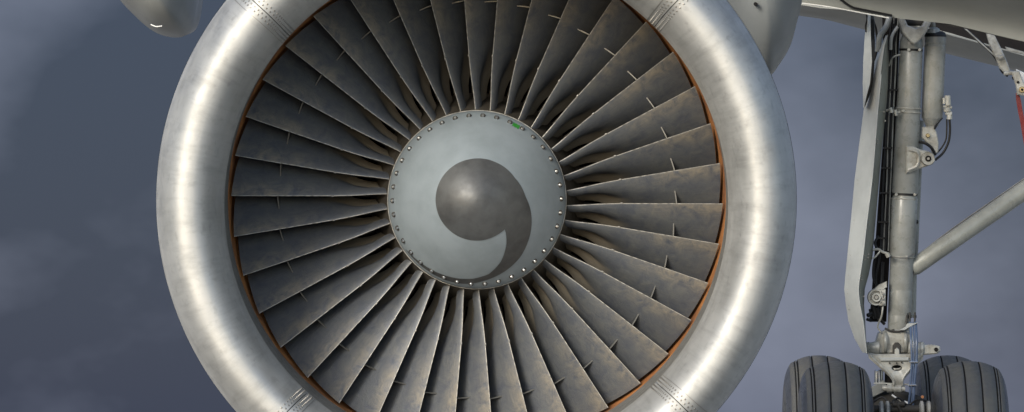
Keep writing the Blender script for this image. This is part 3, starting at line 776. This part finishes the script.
# links at the top left
mb = MB(); mb.tube([P3(890, 14, -0.05), P3(886, 26, -0.07), P3(879, 37, -0.09), P3(877, 52, -0.08)], 3.0 * K, 10); W(mb, 'door_link', M['paint'])
mb = MB(); mb.tube([P3(897, 27, -0.08), P3(891, 37, -0.08), P3(890, 50, -0.07)], 1.6 * K, 8); W(mb, 'door_link', M['door'])
mb = MB(); mb.tube([P3(899, 55, -0.12), P3(893, 57, -0.12), P3(890.5, 60, -0.1), P3(888.5, 66, -0.08)], 0.9 * K, 8); W(mb, 'hose', M['paint'])
mb = MB(); mb.tube([P3(893, 24, -0.02), P3(895, 33, -0.03), P3(893, 46, -0.03), P3(891.5, 60, -0.03)], 1.5 * K, 8); W(mb, 'hose', M['black'])
mb = MB(); mb.tube([P3(871.8, 12, -0.06), P3(872.8, 22, -0.08), P3(875.5, 30, -0.06), P3(876.5, 46, -0.06), P3(874, 60, -.05)], 1.2 * K, 8); W(mb, 'hose', M['black'])
mb = MB(); mb.tube([P3(864.2, 14, -0.2), P3(865, 20, -0.21), P3(863.6, 27, -0.21), P3(864, 33, -0.21)], 0.8 * K, 8); W(mb, 'hose', M['black'])
# hose bundle and backing between door and strut
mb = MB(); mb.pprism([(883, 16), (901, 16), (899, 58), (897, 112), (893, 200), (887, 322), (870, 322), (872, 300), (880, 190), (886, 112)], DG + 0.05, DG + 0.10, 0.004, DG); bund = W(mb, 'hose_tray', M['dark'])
for i, (x0, x1, r, m) in enumerate(((889.5, 880.5, 1.1, 'black'), (891.6, 883.2, 0.8, 'rivet'), (893.8, 885.4, 1.2, 'black'), (895.8, 888, 0.8, 'paint'))):
    pts = [P3(x0 + 2.5, 18, 0.0), P3(x0 + 1.6 * math.sin(i * 2.1), 42, -0.01), P3(x0, 62, -0.01)]
    for q in range(1, 8):
        y = 62 + q * 27
        pts.append(P3(x0 + (x1 - x0) * (q / 7) + random.uniform(-0.5, 0.5), y, -0.01 + random.uniform(-.01, .01)))
    mb = MB(); mb.tube(pts, r * K, 8, 4); W(mb, 'hose', M[m], bund)
for y, x in ((90, 893), (148, 887.5), (168, 886), (193, 884.5), (222, 883), (238, 881)):
    mb = MB(); mb.box(P3(x, y, -0.02), 9 * K, 0.05, 1.8 * K); W(mb, 'hose_clip', M['black'], bund)
mb = MB(); mb.tube([P3(878, 236, -0.03), P3(874.5, 243, -0.05), P3(877, 252, -0.06), P3(873.5, 262, -0.05), P3(873, 278, -0.04), P3(877, 285, -0.03)], 1.3 * K, 8); W(mb, 'hose', M['black'], bund)
mb = MB(); mb.tube([P3(880, 246, -0.05), P3(878.5, 262, -0.05), P3(876, 275, -0.04), P3(876, 288, -0.04)], 0.9 * K, 8); W(mb, 'hose', M['black'], bund)
mb = MB(); mb.tube([P3(883, 262, .0), P3(882, 280, .0), P3(880, 300, -.02), P3(879, 318, -0.02)], 1.5 * K, 8); W(mb, 'hose', M['black'], bund)
# stay between door and strut
mb = MB(); mb.tube([P3(872, 250, -0.10), P3(877, 249, -0.10), P3(882, 252, -0.10), P3(887, 253.5, -0.10)], 1.3 * K, 8)
mb.cyl(P3(885.5, 253, -0.13), P3(887.5, 257, -0.13), 2.3 * K, n=10, bev=.002); mb.tube([P3(880, 250, -.1), P3(874, 257, -.1), P3(871, 258, -.1)], 0.9 * K, 6)
W(mb, 'door_stay', M['paint2'])
mb = MB(); mb.tube([P3(885, 111, -0.1), P3(889, 110, -0.1), P3(893, 113, -0.1), P3(899, 112.5, -0.1)], 1.3 * K, 8); mb.cyl(P3(889, 108, -.12), P3(890.5, 113, -.12), 1.9 * K, n=8); mb.cyl(P3(894, 110, -.12), P3(895, 116, -.12), 1.5 * K, n=8); W(mb, 'door_stay', M['paint2'])
mb = MB(); mb.tube([P3(889, 256, -0.10), P3(896, 257.6, -0.13), P3(906, 257.4, -0.11), P3(914, 254, -0.04)], 0.6 * K, 6); W(mb, 'wire', M['rivet'])
# round swivel fitting
mb = MB(); c = P3(875, 297, -0.10)
mb.lathe(c + Vector((0, 0.05, 0)), c - Vector((0, 1, 0)), [(0, 8.4 * K), (0.055, 8.6 * K), (0.07, 8.0 * K), (0.07, 6.6 * K), (0.05, 6.2 * K), (0.05, 5.0 * K), (0.085, 4.4 * K), (0.085, 2.6 * K), (0.07, 2.2 * K), (0.07, 0.3 * K)], 32)
mb.pprism([(872, 290), (878, 284.5), (886, 281), (886, 287), (880, 291)], DG - 0.10, DG - 0.05, 0.004, DG)
mb.pprism([(879, 289), (884.5, 289), (884.5, 305.5), (878, 305.5)], DG - 0.12, DG - 0.05, 0.004, DG)
fit = W(mb, 'swivel_fitting', M['paint2'])
mb = MB(); mb.cyl(c - Vector((0, 0.02, 0)), c - Vector((0, 0.045, 0)), 2.0 * K, n=6); W(mb, 'pin_nut', M['rivet'], fit)
for y in (293, 298, 303):
    mb = MB(); mb.cyl(P3(881.5, y, -.12), P3(881.5, y, -.14), 1.3 * K, n=6); W(mb, 'bolt', M['rivet'], fit)
# cluster of black connectors under it
mb = MB()
for x, y, a, b, r in ((866.5, 315.5, 874, 312, 2.2), (866, 319, 871, 320.5, 1.6), (872, 306, 875, 318, 2.4), (876, 308, 879, 320, 1.7), (878, 318, 884, 324, 1.6), (869, 309, 871, 316, 1.4)):
    mb.cyl(P3(x, y, -0.08), P3(a, b, -0.06), r * K, n=8, bev=0.002)
W(mb, 'connector', M['black'], fit)
mb = MB(); mb.tube([P3(882, 305, -.1), P3(880.5, 316, -.1), P3(877, 326, -.08), P3(880, 332, -.1)], 0.9 * K, 8); W(mb, 'hose', M['paint2'], fit)
# lower bracket (white flag shaped) and lower collar
mb = MB(); mb.pprism([(898, 329.5), (904, 326.5), (906, 323), (913, 322.5), (917, 322), (908, 327), (903, 330)], DG - 0.14, DG - 0.12, 0.003, DG); W(mb, 'bracket', M['door'])
mb = MB(); mb.tube([P3(884, 328, -.09), P3(890, 330.5, -.1), P3(899, 331, -.1), P3(907, 328, -.08)], 1.0 * K, 8); mb.cyl(P3(892, 329, -.09), P3(892.5, 332, -.09), 1.5 * K, n=8); W(mb, 'wire', M['seam'])
for x in (906.5, 909.5, 914.5):
    mb = MB(); mb.cyl(P3(x, 312.5, -0.05), P3(x - 0.6, 323, -0.08), 1.0 * K, n=8, bev=.001); mb.cyl(P3(x, 315, -0.05), P3(x, 318, -0.05), 1.5 * K, n=8); W(mb, 'hose_fitting', M['seam'])
# piston shoulder and knuckle
mb = MB()
mb.pprism([(878, 333), (886, 329.5), (905, 329), (913, 334), (915, 345), (913, 355), (877, 355), (874.5, 345)], DG - 0.09, DG + 0.09, 0.02, DG)
kn = W(mb, 'torque_knuckle', M['paint2'])
for x in (884.5, 904.5):
    mb = MB(); mb.lathe(P3(x - 1.6, 342, -0.06), P3(x + 1.6, 342, -0.06), [(0, 11 * K), (1.0 * K, 11.6 * K), (2.2 * K, 11.6 * K), (3.2 * K, 11 * K)], 28); W(mb, 'flange', M['paint'], kn)
mb = MB(); mb.pprism([(891.5, 345), (894, 342), (897, 342), (899.5, 345), (899.5, 354), (891.5, 354)], DG - 0.135, DG - 0.09, 0.006, DG); W(mb, 'lug', M['seam'], kn)
mb = MB(); mb.pprism([(893.3, 349), (895.5, 347), (897.7, 349), (898, 354), (893, 354)], DG - 0.15, DG - 0.12, 0.004, DG); W(mb, 'lug', M['paint2'], kn)
mb = MB()
mb.lathe(P3(864.5, 347.5, -0.1), P3(878, 347.5, -0.1), [(0, 3.5 * K), (1 * K, 5.5 * K), (3.5 * K, 6.3 * K), (4.2 * K, 5.4 * K), (9 * K, 6.4 * K), (13.5 * K, 6.6 * K)], 24)
W(mb, 'pin_barrel', M['paint2'], kn)
mb = MB()
mb.lathe(P3(907, 348, -0.1), P3(924, 349, -0.1), [(0, 6.8 * K), (11 * K, 6.8 * K), (12 * K, 7.6 * K), (14.5 * K, 7.6 * K), (15.5 * K, 6.6 * K), (17 * K, 4.5 * K)], 24)
W(mb, 'pin_barrel', M['paint2'], kn)
mb = MB(); mb.pprism([(922, 344.5), (930, 344.2), (935, 344.8), (938.5, 346), (939, 350.5), (936, 353.3), (930, 354), (922, 354.5)], DG - 0.13, DG - 0.07, 0.008, DG)
tow = W(mb, 'towing_lug', M['paint2'])
mb = MB(); mb.cyl(P3(934.6, 349, -0.12), P3(934.6, 349, -0.138), 2.1 * K, n=12); W(mb, 'pin_hole', M['dark'], tow)
# torque link with its oval hole
oc = (895.3, 367.3)
outer = [(866.5, 352), (875, 353.5), (914, 353.5), (921, 352), (921.5, 358), (914, 366), (904.5, 376), (902, 380), (901.5, 386), (891.5, 386), (891, 380), (888, 376), (877, 366), (868, 358)]
n_o = 28
def ray_hit(cx, cy, an):
    best = None; dx, dy = math.cos(an), math.sin(an)
    for i in range(len(outer)):
        x1, y1 = outer[i]; x2, y2 = outer[(i + 1) % len(outer)]
        ex, ey = x2 - x1, y2 - y1; den = dx * ey - dy * ex
        if abs(den) < 1e-9: continue
        t = ((x1 - cx) * ey - (y1 - cy) * ex) / den; s = ((x1 - cx) * dy - (y1 - cy) * dx) / den
        if t > 0 and -1e-6 <= s <= 1 + 1e-6 and (best is None or t < best): best = t
    return cx + dx * best, cy + dy * best
angs = sorted([2 * math.pi * i / n_o for i in range(n_o)] + [math.atan2(y - oc[1], x - oc[0]) % (2 * math.pi) for x, y in outer])
mb = MB(); rs = []
for an in angs:
    ix, iy = oc[0] + 5.2 * math.cos(an), oc[1] + 2.9 * math.sin(an); ox, oy = ray_hit(*oc, an)
    rs.append([P3(ix, iy, -0.10), P3(ix, iy, -0.155), P3(ix + (ox - ix) * .12, iy + (oy - iy) * .12, -0.16), P3(ox - (ox - ix) * .12, oy - (oy - iy) * .12, -0.16), P3(ox, oy, -0.152), P3(ox, oy, -0.10)])
rs.append(rs[0]); mb.rings(rs, False, False)
tl = W(mb, 'torque_link', M['paint2'])
mb = MB(); mb.pprism([(876.5, 357.0), (907, 356.5), (907.5, 360.3), (879, 360.8)], DG - 0.175, DG - 0.155, 0.006, DG); W(mb, 'rib', M['door'], tl)
mb = MB(); mb.tube([P3(868, 354, -.16), P3(878, 364, -.165), P3(889, 374.5, -.165), P3(892, 380, -.165), P3(892, 385, -.165)], 1.0 * K, 8, 3); W(mb, 'rib', M['paint2'], tl)
mb = MB(); mb.tube([P3(920, 354, -.16), P3(911, 365, -.165), P3(903, 374.5, -.165), P3(900.8, 380, -.165), P3(900.8, 385, -.165)], 1.0 * K, 8, 3); W(mb, 'rib', M['paint2'], tl)
for x, y in ((888, 362.3), (895, 362.4), (900, 361.8)):
    mb = MB(); mb.cyl(P3(x, y, -.15), P3(x, y, -.168), 0.9 * K, n=8); W(mb, 'bolt', M['seam'], tl)
mb = MB(); mb.tube([P3(890.5, 367, -.12), P3(893, 368.3, -.14), P3(897.5, 368.2, -.14), P3(900, 367, -.12)], 0.9 * K, 8); W(mb, 'wire', M['paint2'], tl)
# chrome piston behind the link
mb = MB(); mb.cyl(P3(894, 350, 0.08), P3(893.3, 402, 0.08), 8.2 * K, n=28); W(mb, 'piston', M['dark'])
mb = MB(); mb.cyl(P3(879, 370, 0.02), P3(879, 384, 0.02), 4.4 * K, n=20, bev=.004); W(mb, 'damper', M['chrome'])
mb = MB(); mb.pprism([(869, 388), (884, 380), (888, 390), (871, 398)], DG - 0.02, DG + 0.02, 0.004, DG); W(mb, 'heat_shield', M['fairing'])
# lower pin
mb = MB()
mb.lathe(P3(880.5, 387.5, -0.14), P3(903.5, 388, -0.14), [(0, 1.6 * K), (2 * K, 3 * K), (5 * K, 3.2 * K), (5.2 * K, 4.4 * K), (9.5 * K, 4.4 * K), (9.7 * K, 3.6 * K), (12 * K, 3.6 * K), (12.2 * K, 4.6 * K), (19 * K, 4.6 * K), (19.3 * K, 3.4 * K), (23 * K, 3.2 * K)], 20)
W(mb, 'lower_pin', M['paint2'])
mb = MB(); mb.tube([P3(873, 383, -.1), P3(884, 382.8, -.13), P3(900, 383.5, -.15), P3(914, 383.6, -.15)], 0.7 * K, 6); W(mb, 'wire', M['paint2'])
mb = MB(); mb.tube([P3(890, 394, -.18), P3(896, 398, -.19), P3(903, 402.5, -.19)], 0.9 * K, 6); mb.cyl(P3(902, 401, -.19), P3(908, 403.5, -.19), 1.7 * K, n=8); W(mb, 'wire', M['white'])
# blue hoses
for x0, x1, x2, x3, r in ((909, 909.6, 907.5, 903.5, 1.15), (914.5, 914.2, 911.5, 908.5, 1.3), (911.8, 911.5, 910, 906.3, 0.8)):
    mb = MB(); mb.tube([P3(x0, 322, -0.11), P3(x0, 340, -0.19), P3(x1, 360, -0.20), P3(x2 + .5, 385, -0.20), P3(x2, 396, -0.20), P3(x3, 420, -0.18)], r * K, 8); W(mb, 'blue_hose', M['blue'])
for y in (361, 384):
    mb = MB(); mb.box(P3(911 - (y - 361) * .06, y, -0.205), 9 * K, 0.03, 1.3 * K); W(mb, 'hose_clip', M['chrome'])
# bogie beam, axles, brakes
mb = MB(); mb.box(P3(894, 431, 0.0), 0.24, 1.5, 0.22, bev=0.03); mb.pprism([(868, 396), (884, 391.5), (905, 391.5), (922, 397), (926, 420), (866, 420)], DG + 0.02, DG + 0.26, 0.02, DG)
W(mb, 'bogie_beam', M['seam'])
WHY, WR = 462.0, 0.625
axles = {}
for key, dd in (('f', -0.70), ('r', 0.70)):
    mb = MB(); z = G(0, WHY, DG - 0.7).z; c = Vector((P3(894, 0).x - (0.03 if key == 'r' else 0), DG + dd, z))
    mb.cyl(c - Vector((0.62, 0, 0)), c + Vector((0.62, 0, 0)), 0.07, n=20); W(mb, 'axle', M['paint2'])
    axles[key] = c
for x in (879, 885, 919, 926):
    mb = MB(); c = P3(x, 414, -0.25); mb.lathe(c - Vector((2.4 * K, 0, 0)), c + Vector((2.4 * K, 0, 0)), [(0, 11.5 * K), (1.0 * K, 14.5 * K), (3.4 * K, 14.5 * K), (4.8 * K, 11.5 * K)], 28); W(mb, 'brake_rod', M['paint2'])
mb = MB(); mb.cyl(P3(872, 408, -0.22), P3(932, 408, -0.22), 4.0 * K, n=16); mb.cyl(P3(890, 403, -.24), P3(902, 403, -.24), 3.0 * K, n=12, bev=.003); mb.cyl(P3(893, 400, -.25), P3(899, 411, -.25), 1.6 * K, n=10); W(mb, 'brake_linkage', M['seam'])
mb = MB(); mb.tube([P3(870, 402, -.2), P3(880, 396, -.2), P3(888, 402, -.22), P3(896, 397, -.2), P3(906, 404, -.2), P3(914, 399, -.2), P3(924, 400, -.2)], 1.1 * K, 8); W(mb, 'hose', M['black'])
mb = MB(); mb.cyl(P3(919.8, 395.6, -.22), P3(919.8, 395.6, -.25), 1.5 * K, n=8); W(mb, 'bolt', mat('copper_bolt', (.55, .25, .12), .4, .6))

# wheels: shared tyre and rim meshes
HW = 0.222
def tyre_mesh():
    prof = []                                     # (x across, radius, slot)
    def crown(x): return WR - 0.048 * (abs(x) / 0.175) ** 2.3
    gr = [-0.160, -0.143, -0.050, 0.050, 0.143, 0.160]
    xs_ = sorted(set([-0.18, -0.172, -0.1515, -0.10, -0.075, 0, 0.075, 0.10, 0.1515, 0.172, 0.18] + [q for g_ in gr for q in ((g_ - .0048, g_ - .0032, g_ + .0032, g_ + .0048) if abs(g_) < .15 else (g_ - .0035, g_ - .002, g_ + .002, g_ + .0035))]))
    body = []
    for x in xs_:
        ing = any(abs(x - g_) < (0.0036 if abs(g_) < .15 else .0025) for g_ in gr)
        body.append((x, crown(x) - (0.012 if ing else 0), ing))
    side = [(0.192, 0.555), (0.204, 0.530), (0.214, 0.498), (0.221, 0.455), (0.220, 0.42), (0.208, 0.375), (0.192, 0.325), (0.180, 0.300), (0.150, 0.290)]
    prof = [(-x, r, False) for x, r in side[::-1]] + body + [(x, r, False) for x, r in side]
    n = 72; vs, fs, mi = [], [], []; m = len(prof)
    for i in range(n):
        a = 2 * math.pi * i / n
        vs += [(x, -r * math.sin(a), r * math.cos(a)) for x, r, _ in prof]
    for i in range(n):
        for j in range(m - 1):
            a = i * m + j; b = ((i + 1) % n) * m + j
            fs.append((a, a + 1, b + 1, b))
            g_ = prof[j][2] or prof[j + 1][2]
            xm = abs(prof[j][0] + prof[j + 1][0]) / 2
            mi.append(1 if g_ else (2 if xm > 0.188 else 0))
    me = bpy.data.meshes.new('tyre'); me.from_pydata(vs, [], fs)
    for q in ('rubber', 'groove', 'sidewall'): me.materials.append(M[q])
    me.polygons.foreach_set('material_index', mi); me.polygons.foreach_set('use_smooth', [True] * len(fs)); me.update()
    return me
def rim_mesh():
    mb = MB()
    for sx in (-1, 1):
        mb.lathe((0, 0, 0), (sx, 0, 0), [(0, 0.28), (0.155, 0.292), (0.182, 0.302), (0.186, 0.292), (0.165, 0.275), (0.11, 0.255), (0.09, 0.18), (0.12, 0.13), (0.165, 0.11), (0.17, 0.02)], 40)
        for q in range(9):
            a = 2 * math.pi * q / 9
            c = Vector((sx * 0.09, 0.215 * math.sin(a), 0.215 * math.cos(a)))
            mb.cyl(c, c + Vector((sx * 0.03, 0, 0)), 0.013, n=6)
    me = bpy.data.meshes.new('wheel'); me.from_pydata(mb.v, [], mb.f); me.materials.append(M['rim'])
    me.polygons.foreach_set('use_smooth', [True] * len(mb.f))
    return me
ty, rmm = tyre_mesh(), rim_mesh()
xl = G(835.5, 0, DG - 0.7).x; xr = G(969.5, 0, DG - 0.7).x
for key in 'fr':
    for x in (xl, xr):
        c = axles[key]
        w = link('wheel', rmm, lg); w.location = Vector((x - (0.03 if key == 'r' else 0), c.y, c.z)) - BASE[lg.name]
        w.rotation_euler = (random.uniform(0, 6), 0, R(-0.5))
        link('tyre', ty, w)

# ------------------------------------------------------------------ door linkage and red strap at the right edge
dl = thing('door_linkage', 'jointed metal linkage hanging from the wheel bay at the right edge', 'linkage', G(1000, 40, 36.9))
def Q3(x, y, dd=0.0): return G(x, y, 36.9) + Vector((0, dd, 0))
mb = MB(); mb.pprism([(986, 33), (994, 35), (1000, 47), (1006, 60), (1010, 71), (1005, 74), (999, 68), (994, 55), (989, 44)], 36.86, 36.92, 0.006, 36.9); part(mb, 'arm', M['paint2'], dl)
mb = MB(); mb.tube([Q3(964, 28), Q3(980, 42), Q3(992, 53), Q3(998, 62), Q3(1002, 71), Q3(1008, 76)], 1.5 * K, 8); part(mb, 'cable', M['black'], dl)
mb = MB(); mb.tube([Q3(963, 27, -.02), Q3(985, 47, -.02), Q3(997, 58, -.02)], 0.8 * K, 8); part(mb, 'cable', M['paint2'], dl)
mb = MB(); mb.cyl(Q3(997, 58.5, -.06), Q3(1003, 56.5, -.06), 2.6 * K, n=10, bev=.003); mb.cyl(Q3(1003, 73.5, -.05), Q3(1015, 73, -.05), 2.2 * K, n=10, bev=.003)
mb.pprism([(1010, 72), (1018, 71), (1022, 82), (1026, 88), (1024, 96), (1016, 95), (1015, 86)], 36.80, 36.86, 0.006, 36.9); part(mb, 'clevis', M['paint2'], dl)
mb = MB(); mb.lathe(Q3(1020.5, 90, -0.09), Q3(1020.5, 90, -0.5), [(0, 3.2 * K), (.02, 3.2 * K), (.025, 2.6 * K)], 16); part(mb, 'pivot', M['brass'], dl)
mb = MB(); mb.cyl(Q3(1016.5, 82.5, -0.08), Q3(1016.5, 82.5, -0.11), 1.4 * K, n=8); mb.cyl(Q3(1020.5, 90, -0.1), Q3(1020.5, 90, -0.122), 1.3 * K, n=8); mb.cyl(Q3(1013, 76.5, -0.06), Q3(1014, 79.5, -0.06), 2.2 * K, n=8); part(mb, 'pin_nut', M['dark'], dl)
rs_ = thing('safety_strap', 'red strap hanging below the linkage at the right edge', 'strap', Q3(1018, 96))
mb = MB(); mb.rings([[Q3(x - w, y, -.03), Q3(x + w, y, -.04), Q3(x + w, y, -.036), Q3(x - w, y, -.026)] for x, y, w in ((1016.8, 93, 1.4), (1018, 100, 2.3), (1020, 112, 2.3), (1022.5, 124, 2.3), (1025, 140, 2.2), (1028, 158, 2.2))]); part(mb, 'strap_webbing', M['red'], rs_)
pl = thing('white_panel', 'small white panel corner showing behind the linkage at the right edge', 'panel', G(1022, 75, 37.3))
mb = MB(); mb.pprism([(1016, 69), (1032, 76), (1036, 100), (1026, 99)], 37.3, 37.33, 0.004, 37.3); part(mb, 'panel_skin', M['white'], pl)
